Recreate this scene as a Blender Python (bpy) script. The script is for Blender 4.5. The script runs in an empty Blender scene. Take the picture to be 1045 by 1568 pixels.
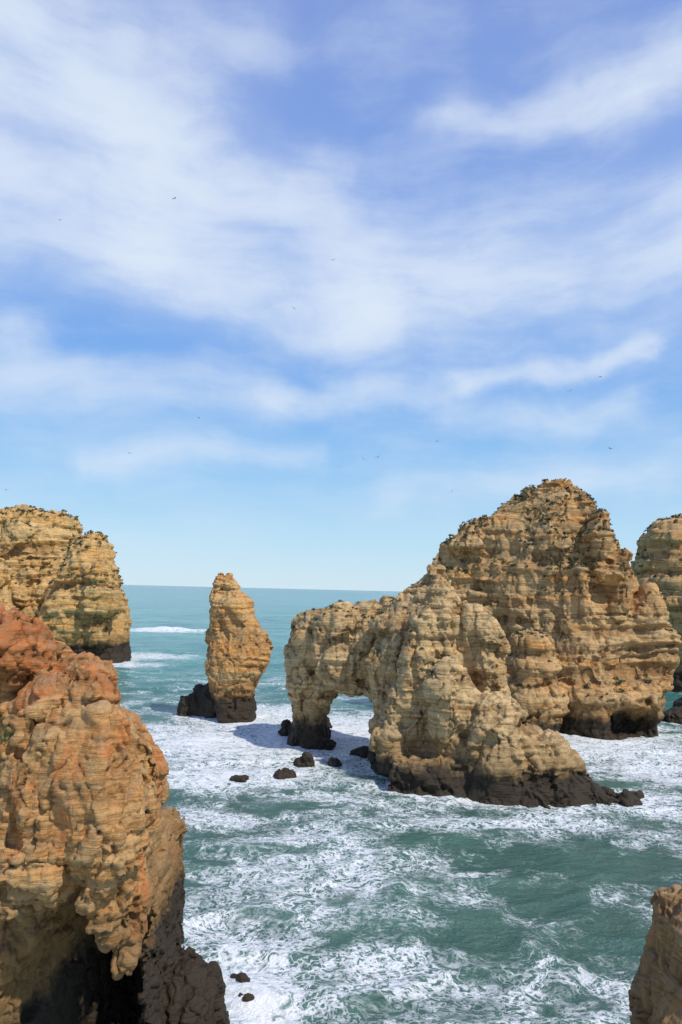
import bpy, math, random, time
import numpy as np
from mathutils import Matrix, Vector
T0=time.time()
random.seed(3); rng=np.random.default_rng(7)
scene=bpy.context.scene

# ------------------------------------------------------------------ camera
FPX=1132.0; CX,CY=522.5,784.0
CAM=np.array([0.,0.,15.])
pitch=math.radians(6.0); roll=math.radians(1.38)
fw=np.array([0,math.cos(pitch),math.sin(pitch)]); u0=np.array([0,-math.sin(pitch),math.cos(pitch)])
x0=np.array([1.,0,0])
rt=x0*math.cos(roll)+u0*math.sin(roll); up=-x0*math.sin(roll)+u0*math.cos(roll)
cd=bpy.data.cameras.new('camera'); cam=bpy.data.objects.new('camera',cd); scene.collection.objects.link(cam)
cd.sensor_fit='VERTICAL'; cd.sensor_height=36; cd.lens=36*FPX/1568; cd.clip_end=90000; cd.clip_start=0.1
m=Matrix.Identity(4)
for i in range(3):
    m[i][0]=rt[i]; m[i][1]=up[i]; m[i][2]=-fw[i]; m[i][3]=CAM[i]
cam.matrix_world=m; scene.camera=cam
scene.view_settings.view_transform='Standard'; scene.view_settings.look='None'
scene.view_settings.exposure=0; scene.view_settings.gamma=1

def ray(px,py): return fw*FPX+rt*(px-CX)+up*(CY-py)
def at(px,py,d):            # image pixel back-projected to a point at estimated depth d
    r=ray(px,py); return CAM+r*(d/r[1])
def ground(px,py):
    r=ray(px,py); return CAM+r*(-CAM[2]/r[2])

# ------------------------------------------------------------------ numpy noise
def h3(ix,iy,iz,seed):
    h=(ix.astype(np.int64)*374761393+iy.astype(np.int64)*668265263+iz.astype(np.int64)*1440662683+seed*974634777)&0xffffffff
    h=((h^(h>>13))*1274126177)&0xffffffff
    h=((h^(h>>15))*2246822519)&0xffffffff
    return ((h^(h>>16))&0xffffff)/float(0xffffff)
def vn(p,seed=0):
    i=np.floor(p); f=p-i; f=f*f*f*(f*(f*6-15)+10); i=i.astype(np.int64)
    r=0
    for a in (0,1):
        wa=f[:,0] if a else 1-f[:,0]
        for b in (0,1):
            wb=f[:,1] if b else 1-f[:,1]
            for c in (0,1):
                wc=f[:,2] if c else 1-f[:,2]
                r=r+wa*wb*wc*h3(i[:,0]+a,i[:,1]+b,i[:,2]+c,seed)
    return r*2-1
ROT=np.array([[0.8,0.6,0],[-0.48,0.64,0.6],[0.36,-0.48,0.8]])
def fbm(p,o=4,seed=0,g=0.5):
    s=0;a=1;t=0
    for k in range(o):
        s=s+a*vn(p,seed+k*17); t+=a; a*=g; p=(p@ROT.T)*2.03+3.7
    return s/t*1.5
def ridged(p,o=4,seed=0):
    s=0;a=1;t=0
    for k in range(o):
        s=s+a*(1-np.abs(vn(p,seed+k*17))*1.6); t+=a; a*=.5; p=(p@ROT.T)*2.03+3.7
    return s/t
def worley(p,seed=0):
    # returns F1, F2, cell random, tilted-plane value inside the cell (angular broken faces)
    i=np.floor(p).astype(np.int64); n=len(p); f1=np.full(n,9.); f2=np.full(n,9.); cid=np.zeros(n); tl=np.zeros(n)
    for a in (-1,0,1):
        for b in (-1,0,1):
            for c in (-1,0,1):
                x,y,z=i[:,0]+a,i[:,1]+b,i[:,2]+c
                h1,h2,h3_=h3(x,y,z,seed+1),h3(x,y,z,seed+2),h3(x,y,z,seed+3)
                q=np.stack([x+h1,y+h2,z+h3_],1)-p
                d=np.sqrt((q**2).sum(1)); cl=d<f1
                f2=np.where(cl,f1,np.minimum(f2,d)); hc=h3(x,y,z,seed+4); cid=np.where(cl,hc,cid)
                t_=q[:,0]*(h3_-.5)*2+q[:,1]*(h1-.5)*2+q[:,2]*(h2-.5)*2.4
                tl=np.where(cl,t_,tl); f1=np.where(cl,d,f1)
    return f1,f2,cid,tl
def sstep(a,b,x):
    t=np.clip((x-a)/(b-a),0,1); return t*t*(3-2*t)

# ------------------------------------------------------------------ mesh helpers
def getV(me):
    v=np.empty(len(me.vertices)*3,np.float32); me.vertices.foreach_get('co',v); return v.reshape(-1,3).astype(float)
def setV(me,v): me.vertices.foreach_set('co',v.astype(np.float32).ravel()); me.update()
def getN(me):
    n=np.empty(len(me.vertices)*3,np.float32); me.vertex_normals.foreach_get('vector',n); return n.reshape(-1,3).astype(float)
def attr(me,name,val):
    a=me.attributes.new(name,'FLOAT','POINT'); a.data.foreach_set('value',val.astype(np.float32))
class Parts:
    def __init__(s): s.v=[]; s.f=[]
    def add(s,v,f):
        o=len(s.v); s.v+= [tuple(x) for x in v]; s.f+=[tuple(i+o for i in q) for q in f]
def ringshape(kind,K=40):
    if isinstance(kind,(int,float)):
        t=np.linspace(0,2*np.pi,K,endpoint=False); c,s=np.cos(t),np.sin(t)
        r=(np.abs(c)**kind+np.abs(s)**kind)**(-1/kind); return np.stack([c*r,s*r],1)
    P=np.array(kind+[kind[0]],float); L=np.r_[0,np.cumsum(np.hypot(*np.diff(P,axis=0).T))]
    t=np.linspace(0,L[-1],K,endpoint=False)
    return np.stack([np.interp(t,L,P[:,0]),np.interp(t,L,P[:,1])],1)
def loft(parts,levels,shape=2.6,d=None,base=-3.0,K=40):
    S=ringshape(shape,K); rows=[]
    lv=sorted(levels,key=lambda q:-q[0])
    for (py,L,R,yc,hd) in lv:
        dd=d or yc
        a=at(L,py,dd); b=at(R,py,dd); zc=(a[2]+b[2])/2
        x=(a[0]+b[0])/2+S[:,0]*(b[0]-a[0])/2; y=yc+S[:,1]*hd
        rows.append(np.stack([x,y,np.full(K,zc)],1))
    if base is not None:
        r=rows[0].copy(); r[:,2]=base; rows.insert(0,r)
    v=np.concatenate(rows); f=[]
    for i in range(len(rows)-1):
        for k in range(K):
            a=i*K+k;b=i*K+(k+1)%K; f.append((a,b,b+K,a+K))
    f.append(tuple(range(K-1,-1,-1))); f.append(tuple((len(rows)-1)*K+k for k in range(K)))
    parts.add(v,f)
def blob(parts,px,py,d,rx,ry,rz,tilt=0,yaw=0,e=2.0):
    c=at(px,py,d); A,B=20,12; v=[];f=[]
    M=np.array(Matrix.Rotation(math.radians(yaw),3,'Z')@Matrix.Rotation(math.radians(tilt),3,'Y'))
    for i in range(B+1):
        ph=math.pi*i/B
        for j in range(A):
            th=2*math.pi*j/A
            q=np.array([math.sin(ph)*math.cos(th),math.sin(ph)*math.sin(th),math.cos(ph)])
            q=q/((np.abs(q)**e).sum()**(1/e)); v.append(c+M@(q*np.array([rx,ry,rz])))
    for i in range(B):
        for j in range(A):
            a=i*A+j;b=i*A+(j+1)%A; f.append((a,a+A,b+A,b))
    parts.add(v,f)
def mkmesh(name,v,f):
    me=bpy.data.meshes.new(name); me.from_pydata([tuple(map(float,q)) for q in v],[],f); me.update(); return me
def remesh(me,vox):
    ob=bpy.data.objects.new('tmp',me); scene.collection.objects.link(ob)
    md=ob.modifiers.new('r','REMESH'); md.mode='VOXEL'; md.voxel_size=vox; md.adaptivity=0
    dg=bpy.context.evaluated_depsgraph_get(); dg.update()
    out=bpy.data.meshes.new_from_object(ob.evaluated_get(dg))
    bpy.data.objects.remove(ob); return out
ROCKS=[]
def build_rock(name,parts,vox,k,mat,seed,big=0.75,carve=None,strata=1.0,crack=1.0,rough=1.0,gully=1.0):
    me=mkmesh(name,parts.v,parts.f)
    me=remesh(me,vox*2)
    V=getV(me);N=getN(me)
    wv=V+1.0*k*np.stack([vn(V/(3*k),seed+70),vn(V/(3*k),seed+71),vn(V/(3*k),seed+72)],1)
    f1,f2,cid,tl=worley(wv/np.array([4.2*k,4.2*k,6.5*k]),seed+60)
    gu=ridged(np.stack([wv[:,0]/(3.2*k),wv[:,1]/(3.2*k),V[:,2]/(16*k)],1),3,seed+45)
    d=big*k*(0.45*fbm(V/(6*k),2,seed)+0.9*tl+0.5*(cid-.5)) - big*0.3*k*np.exp(-(f2-f1)/0.05)-.7*k*gully*sstep(.55,1.0,gu)
    V=V+N*d[:,None]
    if carve is not None: V=carve(V,N)
    setV(me,V)
    me2=remesh(me,vox); V=getV(me2); N=getN(me2)
    zz=(V[:,2]+1.0*k*vn(V/(9*k),seed+90)+.18*k*vn(V/(2.5*k),seed+91))
    st1=vn(np.stack([V[:,0]/(18*k),V[:,1]/(18*k),zz/(1.2*k)],1),seed+9)
    st2=vn(np.stack([V[:,0]/(10*k),V[:,1]/(10*k),zz/(.42*k)],1),seed+10)
    st=np.tanh(st1*7)+.65*np.tanh(st2*6)
    smask=.30+.70*sstep(-.3,.3,vn(V/(5*k),seed+95))
    # calm zones (smooth weathered faces) alternating with broken zones
    zone=.25+.75*sstep(-.05,.4,vn(V/np.array([4*k,4*k,6*k]),seed+97))
    wv=V+0.5*k*np.stack([vn(V/(1.3*k),seed+30),vn(V/(1.3*k),seed+31),vn(V/(1.3*k),seed+32)],1)+.15*k*np.stack([vn(V/(.35*k),seed+33),vn(V/(.35*k),seed+34),vn(V/(.35*k),seed+35)],1)
    f1,f2,cid,tl=worley(wv/np.array([2.3*k,2.3*k,3.0*k]),seed+11)
    cr=np.exp(-(f2-f1)/0.035)
    g1,g2,gid,tl2=worley(wv/np.array([.8*k,.8*k,.9*k]),seed+13)
    cr2=np.exp(-(g2-g1)/0.06)
    fi=fbm(V/(1.0*k),6,seed+21,0.6)
    gull=ridged(np.stack([wv[:,0]/(1.3*k),wv[:,1]/(1.3*k),V[:,2]/(9*k)],1),3,seed+44)
    gl=sstep(.60,.98,gull)
    pm=sstep(.25,.55,vn(V/(3*k),seed+48))
    pit=sstep(0.4,0.75,fbm(V/np.array([.5*k,.5*k,.35*k]),2,seed+41))*pm
    d=k*(0.15*st*strata*smask-0.12*cr*crack+0.38*tl*rough+0.05*(cid-.5)+zone*(-0.04*cr2+0.14*tl2*rough+0.04*(gid-.5)*rough-0.09*pit*rough)+(.05+.08*zone)*fi*rough-.24*gl*gully)
    V=V+N*d[:,None]; setV(me2,V)
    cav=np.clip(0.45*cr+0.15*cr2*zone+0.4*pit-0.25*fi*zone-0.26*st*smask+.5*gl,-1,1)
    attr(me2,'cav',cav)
    me2.name=name
    ob=bpy.data.objects.new(name,me2); scene.collection.objects.link(ob)
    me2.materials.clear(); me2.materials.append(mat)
    me2.polygons.foreach_set('use_smooth',np.ones(len(me2.polygons),bool))
    ROCKS.append((ob,V,getN(me2)))
    print(name,len(V),'verts',round(time.time()-T0,1)); return ob

# ------------------------------------------------------------------ node helpers
class NT:
    def __init__(s,nt): s.nt=nt
    def n(s,t,**kw):
        nd=s.nt.nodes.new(t)
        for k,v in kw.items(): setattr(nd,k,v)
        return nd
    def l(s,a,b):
        if isinstance(a,bpy.types.NodeSocket): s.nt.links.new(a,b)
        else: b.default_value=a
    def m(s,op,a,b=None,c=None,clamp=False):
        nd=s.n('ShaderNodeMath',operation=op,use_clamp=clamp); s.l(a,nd.inputs[0])
        if b is not None: s.l(b,nd.inputs[1])
        if c is not None: s.l(c,nd.inputs[2])
        return nd.outputs[0]
    def v(s,op,a,b=None,sc=None):
        nd=s.n('ShaderNodeVectorMath',operation=op); s.l(a,nd.inputs[0])
        if b is not None: s.l(b,nd.inputs[1])
        if sc is not None: s.l(sc,nd.inputs['Scale'])
        return nd.outputs['Value'] if op in('DOT_PRODUCT','LENGTH') else nd.outputs[0]
    def ss(s,x,a,b,lo=0.,hi=1.,lin=False):
        nd=s.n('ShaderNodeMapRange',interpolation_type='LINEAR' if lin else 'SMOOTHSTEP'); s.l(x,nd.inputs['Value'])
        s.l(a,nd.inputs['From Min']); s.l(b,nd.inputs['From Max']); s.l(lo,nd.inputs['To Min']); s.l(hi,nd.inputs['To Max']); return nd.outputs[0]
    def noise(s,vec,scale,detail=4,rough=.55,dist=0.,col=False):
        nd=s.n('ShaderNodeTexNoise'); s.l(vec,nd.inputs['Vector']); s.l(scale,nd.inputs['Scale'])
        nd.inputs['Detail'].default_value=detail; nd.inputs['Roughness'].default_value=rough; nd.inputs['Distortion'].default_value=dist
        return nd.outputs['Color' if col else 'Fac']
    def vor(s,vec,scale,feat='F1',out='Distance'):
        nd=s.n('ShaderNodeTexVoronoi',feature=feat); s.l(vec,nd.inputs['Vector']); s.l(scale,nd.inputs['Scale']); return nd.outputs[out]
    def mix(s,f,a,b,bl='MIX'):
        nd=s.n('ShaderNodeMix',data_type='RGBA',blend_type=bl); s.l(f,nd.inputs[0])
        for val,i in((a,6),(b,7)):
            if isinstance(val,tuple) and len(val)==3: val=val+(1.,)
            s.l(val,nd.inputs[i])
        return nd.outputs[2]
    def comb(s,x,y,z):
        nd=s.n('ShaderNodeCombineXYZ'); s.l(x,nd.inputs[0]);s.l(y,nd.inputs[1]);s.l(z,nd.inputs[2]); return nd.outputs[0]
    def sep(s,v):
        nd=s.n('ShaderNodeSeparateXYZ'); s.l(v,nd.inputs[0]); return nd.outputs
    def at(s,name):
        return s.n('ShaderNodeAttribute',attribute_name=name).outputs['Fac']
def newmat(name):
    mt=bpy.data.materials.new(name); mt.use_nodes=True; t=NT(mt.node_tree)
    b=[n for n in mt.node_tree.nodes if n.type=='BSDF_PRINCIPLED'][0]; return mt,t,b

def rock_mat(name,k,darkz,tan=(0.60,0.39,0.17),orange=(0.64,0.30,0.085),grey=(0.42,0.30,0.16),red=None,redz=None,org=0.5,scrub=0.5,moss=None,brownz=None):
    mt,t,b=newmat(name)
    geo=t.n('ShaderNodeNewGeometry'); P=geo.outputs['Position']; px_,py_,z=t.sep(P); nz=t.sep(geo.outputs['Normal'])[2]
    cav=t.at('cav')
    wp=t.v('ADD',P,t.v('SCALE',t.v('SUBTRACT',t.noise(P,.35/k,2,col=True),(.5,.5,.5)),sc=1.0*k))
    band=t.noise(t.v('MULTIPLY',wp,(.07/k,.07/k,.9/k)),1.0,3,.6)
    band2=t.noise(t.v('MULTIPLY',wp,(.12/k,.12/k,4.2/k)),1.0,2,.6)
    streak=t.noise(t.v('MULTIPLY',wp,(1.1/k,1.1/k,.13/k)),1.0,3,.6)
    big=t.noise(P,.16/k,3,.6); mid=t.noise(P,1.1/k,4,.65); fine=t.noise(P,6/k,3,.7)
    c=t.mix(t.ss(t.m('ADD',t.m('MULTIPLY',band,.6),t.m('MULTIPLY',big,.5)),.62-org*.22,.74-org*.16),tan,orange)
    c=t.mix(t.m('MULTIPLY',t.ss(big,.50,.62),.35),c,tuple(q*.72 for q in grey))
    c=t.mix(t.m('MULTIPLY',t.ss(mid,.48,.64),.5),c,grey)
    c=t.mix(t.m('MULTIPLY',t.ss(streak,.53,.66),.45),c,tuple(q*.68 for q in grey))
    c=t.mix(t.m('MULTIPLY',t.ss(band2,.53,.60),.6),c,tuple(q*.5 for q in orange))
    c=t.mix(t.m('MULTIPLY',t.ss(band2,.46,.39),.35),c,tuple(min(1,q*1.2) for q in tan))
    c=t.mix(t.m('MULTIPLY',t.ss(fine,.5,.68),.35),c,tuple(min(1,q*1.3) for q in tan))
    c=t.mix(t.m('MULTIPLY',t.ss(fine,.44,.32),.4),c,tuple(q*.5 for q in grey))
    if red:
        rz=t.m('ADD',z,t.m('MULTIPLY',t.m('SUBTRACT',t.noise(P,.7,4,.6),.5),7.))
        c=t.mix(t.m('MULTIPLY',t.ss(rz,redz-1.5,redz+1.2),.88),c,red)
        c=t.mix(t.m('MULTIPLY',t.ss(t.noise(t.v('MULTIPLY',P,(1.,1.,.35)),.9,3,.6),.52,.62),.5),c,tuple(q*1.05 for q in red))
        c=t.mix(t.m('MULTIPLY',t.ss(mid,.5,.62),.3),c,grey)
        c=t.mix(t.m('MULTIPLY',t.ss(fine,.52,.68),.35),c,tuple(q*1.2 for q in tan))
    if brownz:
        bz=t.m('ADD',z,t.m('MULTIPLY',t.m('SUBTRACT',t.noise(P,.6,4,.65),.5),5.))
        c=t.mix(t.m('MULTIPLY',t.ss(bz,brownz+1.5,brownz-2.),.65),c,(.21,.125,.055))
    if moss:
        for (mx,mz,rx,rz2) in moss:
            ex=t.m('DIVIDE',t.m('SUBTRACT',px_,mx),rx); ez=t.m('DIVIDE',t.m('SUBTRACT',z,mz),rz2)
            dd=t.m('ADD',t.m('ADD',t.m('MULTIPLY',ex,ex),t.m('MULTIPLY',ez,ez)),t.m('MULTIPLY',t.m('SUBTRACT',mid,.5),5.))
            c=t.mix(t.m('MULTIPLY',t.ss(dd,1.2,.4),.75),c,(.15,.14,.045))
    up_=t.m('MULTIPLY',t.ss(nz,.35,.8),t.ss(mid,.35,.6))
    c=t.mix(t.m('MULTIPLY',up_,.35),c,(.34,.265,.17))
    if scrub>0:
        c=t.mix(t.m('MULTIPLY',t.m('MULTIPLY',t.ss(nz,.3,.65),t.ss(mid,.5,.62)),scrub),c,(.085,.08,.03))
    c=t.mix(t.m('MULTIPLY',t.ss(cav,.05,.75),.66),c,(.18,.09,.035))  # weathered crevices; shade in cracks and pits is darkened into the colour too
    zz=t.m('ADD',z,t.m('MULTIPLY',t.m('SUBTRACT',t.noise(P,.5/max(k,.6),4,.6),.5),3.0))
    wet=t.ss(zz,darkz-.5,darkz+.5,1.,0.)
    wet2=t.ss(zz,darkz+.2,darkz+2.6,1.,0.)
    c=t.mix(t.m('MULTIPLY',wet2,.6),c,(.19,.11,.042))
    c=t.mix(t.m('MULTIPLY',wet,.94),c,(.030,.024,.017))  # dark wet band; on the near cliff it also colours in cave shade
    t.l(c,b.inputs['Base Color'])
    t.l(t.ss(wet,0.,1.,.93,.5,True),b.inputs['Roughness']); b.inputs['Specular IOR Level'].default_value=.2
    hgt=t.m('ADD',t.noise(P,2.6/k,6,.74),t.m('MULTIPLY',t.noise(t.v('MULTIPLY',P,(.35/k,.35/k,5/k)),1.,4,.65),1.1))
    bp=t.n('ShaderNodeBump'); bp.inputs['Strength'].default_value=.8; bp.inputs['Distance'].default_value=.18*k
    t.l(hgt,bp.inputs['Height']); t.l(bp.outputs[0],b.inputs['Normal'])
    return mt

# ------------------------------------------------------------------ ROCKS
# --- large cliff stack behind the arch
p=Parts()
wedge=[(-1,.15),(-.45,-.35),(.1,-1),(.6,-.75),(1,-.05),(.75,.7),(0,1),(-.7,.8)]
loft(p,[(1125,700,1010,88,8.6),(1100,695,1010,88,8.3),(1060,685,1018,88,8),(1040,680,1024,88,7.6),(1030,678,1028,88.5,7.2),(975,668,1030,88.7,6.9),
 (935,664,1008,89,6.4),(905,660,988,89,6),(880,657,980,89,5.7),(860,664,974,89,5.5),(828,682,964,89,5),(812,694,952,89,4.6),
 (797,722,938,89,4.1),(788,755,932,89,3.8),(768,778,930,89,3.6),(752,796,912,89,3.0),(742,820,884,89,2.5),(730,842,870,89,1.6)],wedge,d=88)
loft(p,[(1120,856,1012,82.5,4),(1070,860,1008,83,3.6),(1036,866,1000,84,3)],2.4)
loft(p,[(1120,775,866,79.5,3.6),(1060,778,866,79.5,3),(1030,782,860,79.5,2.5),(1000,782,850,79.5,2.1),(980,786,842,79.5,1.8),(966,796,830,79.5,1.2)],2.6)
blob(p,995,1010,86,2.8,3,5.5); blob(p,915,850,84.5,1.2,1.8,5,tilt=4); blob(p,895,930,83.4,1.2,1.6,6,tilt=-6)
blob(p,945,900,85,1.8,2.2,5,tilt=8); blob(p,985,960,86,2.0,2.6,5,tilt=10)
blob(p,720,840,90,3.3,3,2.2,tilt=0)
def carve_big(V,N):
    c=at(960,1098,82); m_=np.exp(-(((V[:,0]-c[0])/2.6)**4+((V[:,2]-c[2]+.5)/1.6)**4))*(V[:,1]<86); V=V.copy(); V[:,1]+=4*m_
    n=sstep(2.4,1.2,V[:,2])*sstep(-1.5,.3,V[:,2]); V-=N*np.array([1,1,0])*(0.6*n)[:,None]; return V
mat_far=rock_mat('cliff_limestone',1.0,2.2,tan=(.55,.36,.165),grey=(.36,.255,.14))
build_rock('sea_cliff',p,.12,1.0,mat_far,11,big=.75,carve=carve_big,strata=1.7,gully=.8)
# --- sea arch
p=Parts()
loft(p,[(1132,436,506,75,3.4),(1112,440,504,75,3.0),(1092,446,500,75,2.8),(1075,443,502,75,3.0),(1050,434,512,75,3.6),(1010,436,550,74.5,3.8),(975,442,570,74,3.6),(955,450,590,74,3.2),(942,462,590,74,2.6),(936,480,590,74,1.8)],2.8)
loft(p,[(1056,512,600,71,3.0),(1030,490,640,71,3.8),(1000,480,650,71,4),(955,480,650,71,3.2),(940,490,650,71,2.6),(928,520,650,71,2.0),(920,575,650,71,1.4)],2.8,base=None)
blob(p,498,1052,73,1.2,2.8,1.9,tilt=35); blob(p,580,1058,69,1.2,2.8,1.9,tilt=-35)
body=[(-1,.1),(-.75,-.5),(-.2,-.9),(.35,-1),(.85,-.6),(1,.1),(.7,.8),(0,1),(-.8,.8)]
loft(p,[(1192,562,800,63.5,6.5),(1150,566,800,63.5,6.2),(1100,571,795,64,5.8),(1060,568,785,64.3,5.2),(1020,562,776,64.6,4.6),(985,572,764,65,4),(955,582,746,65.3,3.4),(925,602,718,65.6,2.8),(905,622,704,65.8,2.3),(880,644,698,66,1.6),(862,656,690,66,1.0)],body,d=63.5)
blob(p,685,985,60.5,1.3,1.4,5.2,tilt=-8); blob(p,738,1000,60.5,1.6,1.8,4.2,tilt=-14); blob(p,640,1040,59.8,1.7,1.3,5.4,tilt=8)
blob(p,700,1100,58.3,2.3,1.6,4.5,tilt=-10); blob(p,605,1120,60,1.5,1.3,4.0,tilt=5)
blob(p,672,905,64.5,1.0,1.3,2.2,tilt=-12); blob(p,740,965,63,1.2,1.4,2.0,tilt=-20)
loft(p,[(1200,722,806,56.8,2.4),(1150,724,806,57,2.2),(1110,722,802,57.3,1.9),(1080,728,800,57.6,1.4),(1062,742,786,58,.8)],2.8,d=57,base=None)
loft(p,[(1240,700,972,57,3.2),(1222,700,950,57,3.0),(1200,700,920,57.2,2.9),(1180,700,905,57.5,2.8),(1158,710,892,57.8,2.5),(1138,725,872,58,2.2),(1122,740,845,58.2,1.8),(1112,752,812,58.4,1.4)],2.8,d=57)
loft(p,[(1215,590,760,58.2,3.0),(1190,590,760,58.6,2.9),(1160,600,770,59,2.6)],2.6,d=58)
blob(p,950,1232,55.5,2.0,1.0,.7,tilt=14)
def carve_arch(V,N):
    n=sstep(2.4,1.5,V[:,2])*sstep(-1,.2,V[:,2]); V=V-N*np.array([1,1,0])*(0.2*n)[:,None]; return V
mat_arch=rock_mat('arch_limestone',.8,2.1,tan=(.61,.42,.205),orange=(.60,.335,.12),grey=(.43,.315,.175),org=.33)
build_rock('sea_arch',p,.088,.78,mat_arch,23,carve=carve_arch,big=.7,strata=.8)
# --- pillar
p=Parts()
loft(p,[(1097,330,388,86,2.4),(1075,328,388,86,2.2),(1050,324,394,86,2.3),(1030,319,406,86,2.5),(1010,317,416,86,2.6),(990,317,418,86,2.6),(965,321,406,86,2.4),(940,322,392,86,2.2),(922,320,388,86,2),(908,322,372,86,1.6),(895,326,364,86,1.3),(880,333,354,86,.9)],2.6)
blob(p,352,1010,84.2,1.2,1.0,4); blob(p,395,1000,85,1.1,1.4,2.6,tilt=8)
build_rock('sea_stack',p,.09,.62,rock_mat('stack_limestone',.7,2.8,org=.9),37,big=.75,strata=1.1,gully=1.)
# --- dark jagged skerry beside the pillar
p=Parts()
for (a,b,c,dd,h) in [(270,294,1062,88,1),(284,308,1048,88.5,1),(298,328,1042,88,1.2),(312,342,1060,87,1.2)]:
    mid=(a+b)/2
    loft(p,[(1092,a,b,dd,1.5),(1072,a+4,b,dd,1.2),(c+6,mid,b+3,dd,.7),(c,mid+5,b+2,dd,.25)],2.2)
mat_dark=rock_mat('wet_dark_rock',.5,4.5,scrub=0)
build_rock('skerry',p,.10,.4,mat_dark,41,big=.7)
# --- left headland
p=Parts()
loft(p,[(1012,-220,150,166,13),(940,-220,140,166,12.5),(900,-215,122,166,12),(860,-210,112,166,11),(825,-205,108,166,10),(805,-200,106,166,9),(790,-190,101,166,8),(781,-180,84,166,6),(774,-120,62,166,4)],2.8,d=160)
loft(p,[(1012,40,203,151,9),(975,45,199,151,8.5),(935,50,194,151,8),(905,62,192,151,7.6),(885,85,183,151,7),(860,98,173,151,6),(840,104,168,151,5),(828,112,165,151,4),(816,134,162,151,2.8)],[(-1,.2),(-.5,-.7),(.2,-1),(.8,-.7),(1,0),(.7,.8),(-.6,.9)],d=151)
blob(p,150,930,144,4,3,9); blob(p,95,960,145,4,4,7,tilt=10)
loft(p,[(1000,-90,18,140,6),(930,-90,12,141,5),(870,-85,6,142,4),(850,-80,0,142,3)],2.4,d=140)
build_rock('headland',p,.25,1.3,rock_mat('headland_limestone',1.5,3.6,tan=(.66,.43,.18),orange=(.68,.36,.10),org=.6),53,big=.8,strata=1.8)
# --- cliff at right edge
p=Parts()
loft(p,[(1050,1002,1300,130,12),(1000,1000,1300,130,11.5),(940,992,1300,130,11),(900,988,1300,130,10.5),(860,992,1300,130,10),(830,1000,1300,130,9),(812,1008,1290,130,7),(798,1020,1270,130,5),(790,1045,1230,130,3)],3,d=126)
build_rock('coastal_cliff',p,.30,1.3,rock_mat('coastal_limestone',1.2,3.2,org=.6),67,big=.7,strata=1.7)
p=Parts()
blob(p,1042,1105,92,2.2,2,1.8); blob(p,1030,1108,93,1,1,1.2); blob(p,1060,1095,96,2.5,2,2.5)
build_rock('skerry',p,.10,.4,mat_dark,43,big=.7)
# --- near cliff at left
p=Parts()
near=[(-1,-.9),(.2,-1),(.75,-.7),(1,-.05),(.9,.6),(.5,1),(-1,1)]
loft(p,[(1700,-420,205,22.4,5.6),(1570,-420,208,22.4,5.6),(1450,-420,212,22.4,5.6),(1400,-420,222,22.2,5.3),(1340,-420,220,22,5.1),(1290,-420,232,21.4,4.5),(1250,-420,248,21,4.1),(1200,-420,256,21,4.0),(1160,-420,254,21,3.9),(1140,-420,238,21,3.7),
 (1105,-420,207,21,3.5),(1072,-420,188,21,3.2),(1045,-420,154,21,2.9),(1015,-420,136,21,2.6),(985,-420,108,21,2.3),(966,-420,78,21,2.0),(957,-420,40,21,1.7),(940,-420,18,21,1.3),(925,-420,0,21,1.0)],near,d=21,base=-2)
loft(p,[(1640,200,345,25,1.8),(1560,205,342,25,1.7),(1510,215,340,25,1.5),(1485,225,330,25,1.2),(1466,232,305,25,.9)],2.3,d=25,base=-2)
loft(p,[(1640,165,250,22.5,1.6),(1500,165,246,22.5,1.5),(1440,165,240,22.5,1.3),(1415,170,232,22.5,1.0)],2.3,d=23,base=-2)
blob(p,60,1200,17.2,1.3,.6,1.8,tilt=5); blob(p,150,1230,17.3,.9,.6,2.2); blob(p,210,1220,18.8,.6,.9,1.4); blob(p,40,1330,17.1,1.2,.6,1.0)
blob(p,110,1080,18.2,1.2,1,1.2,tilt=20); blob(p,20,1000,19,1.1,1,.9); blob(p,180,1370,18.0,.7,.8,1.6)
def carve_near(V,N):
    V=V.copy(); c=at(80,1500,17.2)
    u=np.abs(V[:,0]-c[0])/np.where(V[:,0]<c[0],1.0,1.15)
    top=7.5-1.5*u**2
    m_=np.exp(-u**6)*sstep(top+.3,top-.3,V[:,2])*(V[:,1]<21.5); V[:,1]+=7.0*m_; return V
ms=[]
for (a,b_,rx,rz) in [(14,1112,.5,.22),(5,1175,.4,.5)]:
    q=at(a,b_,17.8); ms.append((float(q[0]),float(q[2]),rx,rz))
build_rock('rocky_cliff',p,.042,.36,rock_mat('near_cliff_rock',.38,4.9,tan=(.52,.31,.13),orange=(.58,.255,.07),grey=(.35,.235,.125),red=(.52,.15,.04),redz=13.1,org=.62,scrub=.1,moss=ms,brownz=8.2),71,big=1.1,carve=carve_near,strata=.5,crack=1.6,rough=1.3,gully=1.3)  # wet band raised so the cave's shade is also put into the colour
# --- near cliff at lower right
p=Parts()
loft(p,[(1700,975,1300,20,2.5),(1560,990,1300,20,2.4),(1500,1004,1300,20,2.3),(1450,1016,1300,20,2.1),(1410,1008,1290,20,2.0),(1388,1012,1280,20,1.7),(1368,1036,1260,20,1.2),(1350,1090,1230,20,.7)],2.6,d=20,base=-2)
build_rock('rocky_cliff',p,.045,.32,rock_mat('near_cliff_rock_right',.38,2.6,tan=(.42,.25,.105),orange=(.46,.22,.075),grey=(.28,.185,.10),org=.5,scrub=0,brownz=5.5),83,big=.6,strata=.6,rough=1.4)

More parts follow.
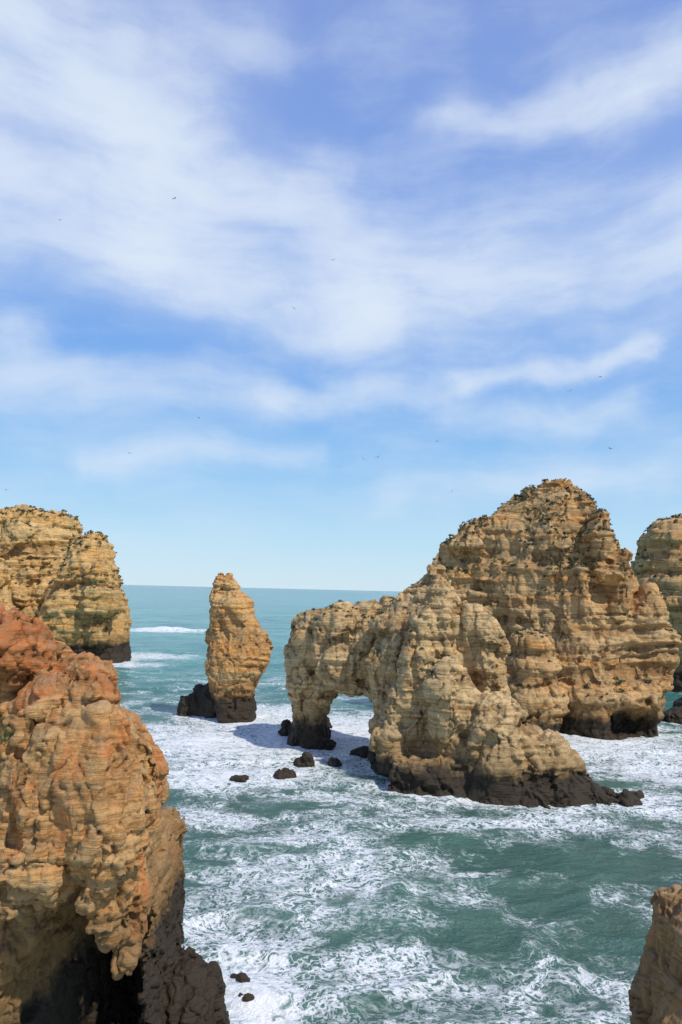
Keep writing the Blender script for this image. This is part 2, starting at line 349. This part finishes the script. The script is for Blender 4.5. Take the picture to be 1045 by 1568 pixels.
# --- boulders awash
def boulder(px,py,w,h,seed):
    g=ground(px,py); p=Parts()
    d=g[1]; s=d/FPX; rx=w*s/2; rz=h*s
    for j in range(3):
        ox=rng.uniform(-.35,.35)*w; blob(p,px+ox,py-h*.25,d+rng.uniform(-.3,.3),rx*rng.uniform(.55,.85),rx*.7,rz*rng.uniform(.6,1.),tilt=rng.uniform(-30,30),e=1.6)
    build_rock('boulder',p,max(.05,rx/22),max(.12,rx*.3),mat_dark,seed,big=.9)
for i,(a,b,w,h) in enumerate([(463,1174,30,16),(436,1192,38,12),(514,1174,24,12),(368,1195,28,7),(502,1143,26,11),(553,1158,30,15),(450,1125,34,24),(490,1118,34,20),(968,1224,26,14),(362,1502,34,10),(372,1532,26,12)]):
    boulder(a,b,w,h,100+i*3)

# ------------------------------------------------------------------ coastal scrub
mt,t,b=newmat('scrub_leaves')
geo=t.n('ShaderNodeNewGeometry'); c=t.mix(t.noise(geo.outputs['Position'],1.2,3),(.035,.045,.015),(.13,.12,.05))
t.l(c,b.inputs['Base Color']); b.inputs['Roughness'].default_value=.8; mat_scrub=mt
mt,t,b=newmat('grass_blades')
geo=t.n('ShaderNodeNewGeometry'); c=t.mix(t.noise(geo.outputs['Position'],5.,3),(.08,.09,.025),(.22,.19,.07))
t.l(c,b.inputs['Base Color']); b.inputs['Roughness'].default_value=.7; mat_grass=mt
def scrub(name,V,N,mask,n,r,leaf,seed,per=26,mat=None):
    idx=np.where(mask)[0]
    if len(idx)==0: print('no scrub',name); return
    R=np.random.default_rng(seed); idx=R.choice(idx,min(n,len(idx)),replace=False)
    C=V[idx]; sz=r*R.uniform(.4,1.2,len(C))
    q=R.normal(size=(len(C),per,3)); q/=np.linalg.norm(q,axis=2,keepdims=True); q*=R.uniform(.3,1,(len(C),per,1))**.6
    q[...,2]=np.abs(q[...,2])*.75
    pos=(C[:,None]+q*sz[:,None,None]).reshape(-1,3)
    a=R.normal(size=(len(pos),3)); a/=np.linalg.norm(a,axis=1,keepdims=True)
    b_=np.cross(a,R.normal(size=(len(pos),3))); b_/=np.linalg.norm(b_,axis=1,keepdims=True)
    L=leaf*R.uniform(.6,1.4,(len(pos),1))
    vv=np.stack([pos-a*L,pos+b_*L*.45,pos+a*L,pos-b_*L*.45],1).reshape(-1,3)
    ff=np.arange(len(vv)).reshape(-1,4).tolist()
    me=mkmesh(name,vv,ff); me.materials.append(mat or mat_scrub)
    ob=bpy.data.objects.new(name,me); scene.collection.objects.link(ob)
def by(n,i=0):
    return [r for r in ROCKS if r[0].name.startswith(n)][i]
o,V,N=by('sea_cliff'); nz=fbm(V/4,3,5)
scrub('coastal_scrub',V,N,(N[:,2]>.3)&(V[:,2]>17)&(nz>-.2),900,.40,.12,1)
scrub('coastal_scrub',V,N,(N[:,2]>.4)&(V[:,2]>4)&(V[:,2]<18)&(nz>.05),220,.34,.12,2)
o,V,N=by('sea_arch'); nz=fbm(V/3,3,6)
scrub('coastal_scrub',V,N,(N[:,2]>.45)&(V[:,2]>8)&(nz>.0),190,.26,.09,3)
o,V,N=by('headland'); nz=fbm(V/5,3,7)
scrub('coastal_scrub',V,N,(N[:,2]>.35)&(V[:,2]>14)&(nz>-.1),560,.65,.2,4)
o,V,N=by('coastal_cliff'); nz=fbm(V/5,3,8)
scrub('coastal_scrub',V,N,(N[:,2]>.4)&(V[:,2]>16)&(nz>-.2),300,.6,.2,5)
o,V,N=by('rocky_cliff')
for j,(mx,mz,rx,rz) in enumerate(ms):
    scrub('grass_tuft',V,N,(N[:,1]<.1)&(V[:,1]<20)&((((V[:,0]-mx)/rx)**2+((V[:,2]-mz)/rz)**2)<1)&(N[:,2]>.05),90,.09,.028,20+j,per=18,mat=mat_grass)

# ------------------------------------------------------------------ SEA
ang=np.radians(np.concatenate([np.linspace(-85,-28,60,endpoint=False),np.linspace(-28,28,580,endpoint=False),np.linspace(28,85,60)]))
rad=[6.0]
while rad[-1]<40000:
    r=rad[-1]; rad.append(r*(1.0052 if r<120 else 1.011 if r<900 else 1.07))
rad=np.array(rad); A,R_=np.meshgrid(ang,rad); X=(R_*np.sin(A)).ravel(); Y=(R_*np.cos(A)).ravel(); RR=R_.ravel()
n=len(X); P2=np.stack([X,Y,np.zeros(n)],1)
G=0.5; gx0,gy0,gw,gh=-60,8,240,380
D=np.full((gw,gh),60.)
for ob,V,N in ROCKS:
    s=V[np.abs(V[:,2])<.5]; ix=((s[:,0]-gx0)/G).astype(int); iy=((s[:,1]-gy0)/G).astype(int)
    ok=(ix>=0)&(ix<gw)&(iy>=0)&(iy<gh); D[ix[ok],iy[ok]]=0
for it in range(30):
    for ax in (0,1):
        for sgn in (1,-1):
            D=np.minimum(D,np.roll(D,sgn,ax)+G)
ix=np.clip(((X-gx0)/G).astype(int),0,gw-1); iy=np.clip(((Y-gy0)/G).astype(int),0,gh-1)
inside=(X>gx0)&(X<gx0+gw*G)&(Y>gy0)&(Y<gy0+gh*G)
dist=np.where(inside,D[ix,iy],60.)
wx=np.clip(fbm(P2/6,3,201)*1.5,-.8,1)
ring=np.exp(-dist/(1.0+.8*wx))
foam=np.full(n,.0)+.17*sstep(150,70,RR)
for (px,py,rx,ry,a) in [(330,1140,13,11,.42),(250,1080,12,12,.10),(430,1100,9,9,.30),(540,1115,5,9,.38),(480,1190,8,4,.03),(300,1195,6,4,.28),(225,1035,14,14,.10),
    (950,1150,8,10,.34),(1040,1190,5,5,.30),(890,1130,5,8,.30),(700,1262,6,1.8,.22),(620,1225,6,2.0,.03),(330,1330,4,9,.12),(430,1400,6,8,.03),(395,1540,1.6,1.6,.55),(345,1490,.9,2.5,.28),(440,1440,2.0,5,.12),
    (820,1290,7,4.0,-.06),(262,967,15,7,.9),(300,964,8,5,.6),(215,1004,13,7,.6),(160,1016,10,5,.7),(450,1050,20,12,.08)]:
    g=ground(px,py); foam+=a*np.exp(-((X-g[0])/rx)**2-((Y-g[1])/ry)**2)
foam+=.28*ring+.20*np.clip(fbm(P2/np.array([9,5,1]),3,210),-1,1)*sstep(160,100,RR)
sp=np.maximum(R_*0.0052,0.02).ravel()
Q=P2@np.array([[.94,.34,0],[-.34,.94,0],[0,0,1]]).T
Q=Q+1.5*np.stack([vn(Q/6,400),vn(Q/6,401),np.zeros(n)],1)
h=np.zeros(n)
for (L,amp,seed) in [(14,.34,1),(5,.32,2),(2.1,.20,3),(.95,.085,4),(.5,.035,5)]:
    w=np.clip(1-np.abs(fbm(Q/np.array([L*1.7,L,1])+seed*3.3,2,300+seed)),0,1)**1.6-.5
    h+=amp*w*sstep(L*.30,L*.10,sp)
g=ground(262,967); h+=1.1*np.exp(-((X-g[0])/16)**2-((Y-g[1]-2*np.sin(X/6))/3.0)**2)
h*=1+.6*np.clip(foam-.4,0,.6)
V=np.stack([X,Y,h*sstep(2500,600,RR)],1)
nr,nc=len(rad),len(ang); i=np.arange(nr*nc).reshape(nr,nc)
F_=np.stack([i[:-1,:-1],i[:-1,1:],i[1:,1:],i[1:,:-1]],-1).reshape(-1,4)[:,::-1]
me=bpy.data.meshes.new('sea'); me.vertices.add(n); me.vertices.foreach_set('co',V.astype(np.float32).ravel())
me.loops.add(F_.size); me.loops.foreach_set('vertex_index',F_.astype(np.int32).ravel())
me.polygons.add(len(F_)); me.polygons.foreach_set('loop_start',np.arange(0,F_.size,4,dtype=np.int32))
me.update(calc_edges=True); me.polygons.foreach_set('use_smooth',np.ones(len(F_),bool))
attr(me,'foam',np.clip(foam,0,1.3)); attr(me,'crest',h)
sea=bpy.data.objects.new('sea',me); scene.collection.objects.link(sea)
print('sea',n,np.isnan(V).sum(),round(time.time()-T0,1))
mt,t,b=newmat('sea_water'); geo=t.n('ShaderNodeNewGeometry'); P=geo.outputs['Position']
x,y,z=t.sep(P); P0=t.comb(x,y,0.)
fm=t.at('foam'); cr=t.at('crest')
dst=t.v('LENGTH',P0)
wn=t.noise(P0,.22,4,.6,col=True)
Pw=t.v('ADD',P0,t.v('SCALE',t.v('SUBTRACT',wn,(.5,.5,.5)),sc=8.5))
wn2=t.noise(P0,1.8,3,.65,col=True)
Pv=t.v('ADD',Pw,t.v('SCALE',wn2,sc=.7))
ve=t.vor(Pv,.7,'DISTANCE_TO_EDGE'); ve2=t.vor(Pv,1.8,'DISTANCE_TO_EDGE')
fm3=t.m('POWER',fm,1.5)
lv=t.ss(ve,t.m('MULTIPLY',fm3,.07),t.m('ADD',t.m('MULTIPLY',fm3,.32),.035),1.,0.)
lv2=t.ss(ve2,t.m('MULTIPLY',fm3,.07),t.m('ADD',t.m('MULTIPLY',fm3,.34),.05),1.,0.)
l1=t.m('SUBTRACT',1.,t.m('MULTIPLY',t.m('ABSOLUTE',t.m('SUBTRACT',t.noise(Pw,.6,4,.6),.5)),13.))
lace=t.m('MAXIMUM',t.m('MAXIMUM',lv,t.m('MULTIPLY',lv2,.8)),t.ss(l1,.3,.8,0.,1.))
patch=t.noise(t.v('MULTIPLY',Pw,(.8,1.3,1.)),.34,6,.62)
pm=t.ss(t.m('ADD',patch,t.m('MULTIPLY',fm,.85)),.56,.82)
sn=t.noise(Pw,.55,7,.68)
solid=t.ss(t.m('ADD',sn,t.m('MULTIPLY',fm,.60)),.98,1.13)
brk=t.ss(t.m('ADD',t.noise(P0,3.4,4,.7),t.m('MULTIPLY',fm,.25)),.43,.56)
foamf=t.m('MAXIMUM',t.m('MULTIPLY',t.m('MULTIPLY',lace,pm),brk),t.m('MULTIPLY',solid,t.ss(brk,0.,1.,.40,1.)),clamp=True)
caps=t.m('MULTIPLY',t.ss(t.noise(t.v('MULTIPLY',P0,(.045,.16,1.)),1.,5,.7),.65,.71),t.ss(dst,120.,220.))
foamf=t.m('MAXIMUM',foamf,t.m('MULTIPLY',caps,.6))
deep=t.mix(t.ss(dst,60.,170.),(.055,.125,.100),(.034,.20,.175))
deep=t.mix(t.ss(dst,350.,2500.),deep,(.014,.09,.11))
deep=t.mix(t.m('MULTIPLY',t.ss(t.noise(t.v('MULTIPLY',P0,(.012,.03,1.)),1.,4,.6),.40,.60),t.ss(dst,90.,200.)),deep,(.075,.29,.24))
deep=t.mix(t.m('MULTIPLY',t.ss(t.noise(t.v('MULTIPLY',P0,(.02,.09,1.)),1.,4,.7),.5,.62),t.ss(dst,120.,260.,0.,.6)),deep,(.014,.095,.105))
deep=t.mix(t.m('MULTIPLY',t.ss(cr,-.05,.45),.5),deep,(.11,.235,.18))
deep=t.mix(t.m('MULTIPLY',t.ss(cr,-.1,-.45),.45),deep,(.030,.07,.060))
milk=t.mix(t.m('MULTIPLY',t.ss(t.m('ADD',fm,t.m('MULTIPLY',t.m('SUBTRACT',patch,.5),1.4)),.05,.95),.7),deep,(.22,.37,.315))
col=t.mix(foamf,milk,(.78,.80,.81))
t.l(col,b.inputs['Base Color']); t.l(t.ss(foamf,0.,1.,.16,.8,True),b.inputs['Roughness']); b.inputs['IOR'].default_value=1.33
hh=t.m('ADD',t.m('MULTIPLY',t.noise(t.v('MULTIPLY',P0,(.6,1.,1.)),1.6,5,.68),t.ss(dst,40.,300.,.45,.2)),
   t.m('MULTIPLY',t.noise(t.v('MULTIPLY',P0,(.10,.22,1.)),1.,3,.6),t.ss(dst,80.,300.,0.,1.8)))
bp=t.n('ShaderNodeBump'); t.l(t.ss(dst,150.,1500.,.9,.6),bp.inputs['Strength']); bp.inputs['Distance'].default_value=1.; t.l(hh,bp.inputs['Height']); t.l(bp.outputs[0],b.inputs['Normal'])
me.materials.append(mt)

# ------------------------------------------------------------------ seagulls
mt,t,b=newmat('gull_feathers'); tc=t.n('ShaderNodeTexCoord')
t.l(t.mix(t.ss(t.m('ABSOLUTE',t.sep(tc.outputs['Object'])[0]),.35,.62),(.30,.30,.32),(.05,.05,.055)),b.inputs['Base Color'])
def gull(px,py,d,yaw,bank,s=1.25):
    v=[];f=[]
    prof=[(-.30,.01),(-.2,.035),(-.05,.07),(.08,.075),(.18,.05),(.24,.042),(.29,.03),(.34,.008)]
    for (yy,r) in prof:
        for j in range(8):
            a=2*math.pi*j/8; v.append((r*math.cos(a),yy,r*.9*math.sin(a)+(.02 if yy>.2 else 0)))
    for q in range(len(prof)-1):
        for j in range(8):
            a=q*8+j;b2=q*8+(j+1)%8; f.append((a,b2,b2+8,a+8))
    for sg in(1,-1):
        o=len(v)
        W=[(.04,.14,-.08,.03),(.25,.20,-.02,.14),(.42,.17,.0,.17),(.60,.06,-.06,.10),(.72,-.08,-.10,.04)]
        for (xx,le,te,zz) in W: v+= [(sg*xx,le,zz),(sg*xx,te,zz),(sg*xx,(le+te)/2,zz+.018)]
        for q in range(len(W)-1):
            a=o+q*3; f+=[(a,a+3,a+5,a+2),(a+2,a+5,a+4,a+1),(a,a+1,a+4,a+3)]
    o=len(v); v+=[(0,-.22,.0),(-.07,-.40,.0),(.07,-.40,.0),(0,-.38,.015)]; f+=[(o,o+1,o+3),(o,o+3,o+2)]
    me=mkmesh('seagull',v,f); me.materials.append(mt); ob=bpy.data.objects.new('seagull',me); scene.collection.objects.link(ob)
    ob.location=at(px,py,d); ob.rotation_euler=(math.radians(10),math.radians(bank),math.radians(yaw)); ob.scale=(s,s,s)
for (a,b_,d) in [(267,304,170),(92,337,230),(511,398,190),(919,577,190),(873,599,200),(305,640,230),(199,694,190),(579,700,150),(557,703,200),(520,715,200),(670,676,190),(935,687,170),(692,752,190),(10,750,200),(450,472,230)]:
    gull(a,b_,d,random.uniform(-80,80),random.uniform(-30,30))

# ------------------------------------------------------------------ LIGHT
el=math.radians(52); az=math.radians(134)
S=Vector((math.sin(az)*math.cos(el),math.cos(az)*math.cos(el),math.sin(el)))
sl=bpy.data.lights.new('sun','SUN'); sl.energy=3.7; sl.angle=math.radians(1.0); sl.color=(1,.94,.84)
so=bpy.data.objects.new('sun',sl); scene.collection.objects.link(so); so.rotation_euler=S.to_track_quat('Z','Y').to_euler()
w=bpy.data.worlds.new('World'); scene.world=w; w.use_nodes=True; t=NT(w.node_tree)
bg=[q for q in w.node_tree.nodes if q.type=='BACKGROUND'][0]; bg.inputs['Strength'].default_value=.1
sky=t.n('ShaderNodeTexSky',sky_type='NISHITA'); sky.sun_disc=False; sky.sun_elevation=el; sky.sun_rotation=az; sky.air_density=1.0; sky.dust_density=.3; sky.ozone_density=2.0
tc=t.n('ShaderNodeTexCoord'); x,y,z=t.sep(tc.outputs['Generated'])
AZ=t.m('ARCTAN2',x,y); EL=t.m('ARCSINE',z); p0=t.comb(AZ,EL,0.)
w1=t.v('SCALE',t.v('SUBTRACT',t.noise(p0,2.6,3,.5,col=True),(.5,.5,.5)),sc=.13)
pw=t.v('MULTIPLY',t.v('ADD',p0,w1),(1.,1.,0.))
w2=t.v('MULTIPLY',t.v('SUBTRACT',t.noise(p0,6.,5,.62,col=True),(.5,.5,.5)),(.10,.055,0.))
pb=t.v('ADD',pw,w2)
def ae(px,py):
    r=ray(px,py); r=r/np.linalg.norm(r); return np.array([math.atan2(r[0],r[1]),math.asin(r[2])])
strokes=[(-80,60,200,240,95,1.6),(180,230,500,305,45,1.1),(-50,310,240,400,55,.8),(230,400,560,475,50,1.5),(560,460,1100,380,60,1.15),(-50,500,70,515,24,.6),
(-30,570,400,612,26,.6),(400,612,700,588,16,.6),(700,588,1010,535,12,1.2),(680,632,990,612,16,.5),(150,700,470,692,15,.5),(600,752,1080,690,26,.5),
(680,172,930,152,22,.75),(930,150,1080,70,34,1.1),(600,350,1080,300,45,.4),(0,30,420,50,30,.3)]
Ssum=None
for (x1,y1,x2,y2,wd,am) in strokes:
    a=ae(x1,y1); b2=ae(x2,y2); ba=b2-a; wr=wd/FPX*1.25
    pa=t.v('SUBTRACT',pb,(a[0],a[1],0.))
    hh=t.m('DIVIDE',t.v('DOT_PRODUCT',pa,(ba[0],ba[1],0.)),float(ba@ba),clamp=True)
    dv=t.v('LENGTH',t.v('SUBTRACT',pa,t.v('SCALE',(ba[0],ba[1],0.),sc=hh)))
    q=t.m('DIVIDE',dv,wr); e=t.m('MULTIPLY',t.m('EXPONENT',t.m('MULTIPLY',t.m('MULTIPLY',q,q),-1.)),am)
    Ssum=e if Ssum is None else t.m('ADD',Ssum,e)
n1=t.noise(t.v('MULTIPLY',pw,(2.0,7.,1.)),2.0,8,.58,0.)
n3=t.noise(pb,4.0,6,.58,0.)
nn=t.m('ADD',t.m('MULTIPLY',n1,.6),t.m('MULTIPLY',n3,.4))
den=t.m('MULTIPLY',Ssum,t.ss(nn,.34,.66,.35,1.3))
den=t.m('ADD',den,t.ss(nn,.42,.68,0.,.28))
den=t.m('SUBTRACT',1.,t.m('EXPONENT',t.m('MULTIPLY',den,-1.2)))
den=t.m('MULTIPLY',den,t.ss(EL,.0,.12,.2,1.))
rp=t.n('ShaderNodeValToRGB'); cr_=rp.color_ramp; t.l(t.m('DIVIDE',EL,1.5708),rp.inputs[0])
stops=[(0.,(.63,.82,.94)),(.045,(.49,.75,.95)),(.11,(.30,.58,.94)),(.19,(.18,.42,.89)),(.30,(.22,.40,.86)),(.45,(.24,.37,.78)),(1.,(.12,.20,.52))]
cr_.elements[0].position=0; cr_.elements[0].color=stops[0][1]+(1,); cr_.elements[1].position=1; cr_.elements[1].color=stops[-1][1]+(1,)
for ps,cc in stops[1:-1]:
    e=cr_.elements.new(ps); e.color=cc+(1,)
tint=t.mix(1.,rp.outputs[0],(10.,10.,10.),'MULTIPLY')
skyc=t.mix(.88,sky.outputs[0],tint)
c=t.mix(t.m('MULTIPLY',den,.95),skyc,(7.5,8.4,9.6))
t.l(c,bg.inputs['Color'])
print('done',round(time.time()-T0,1))
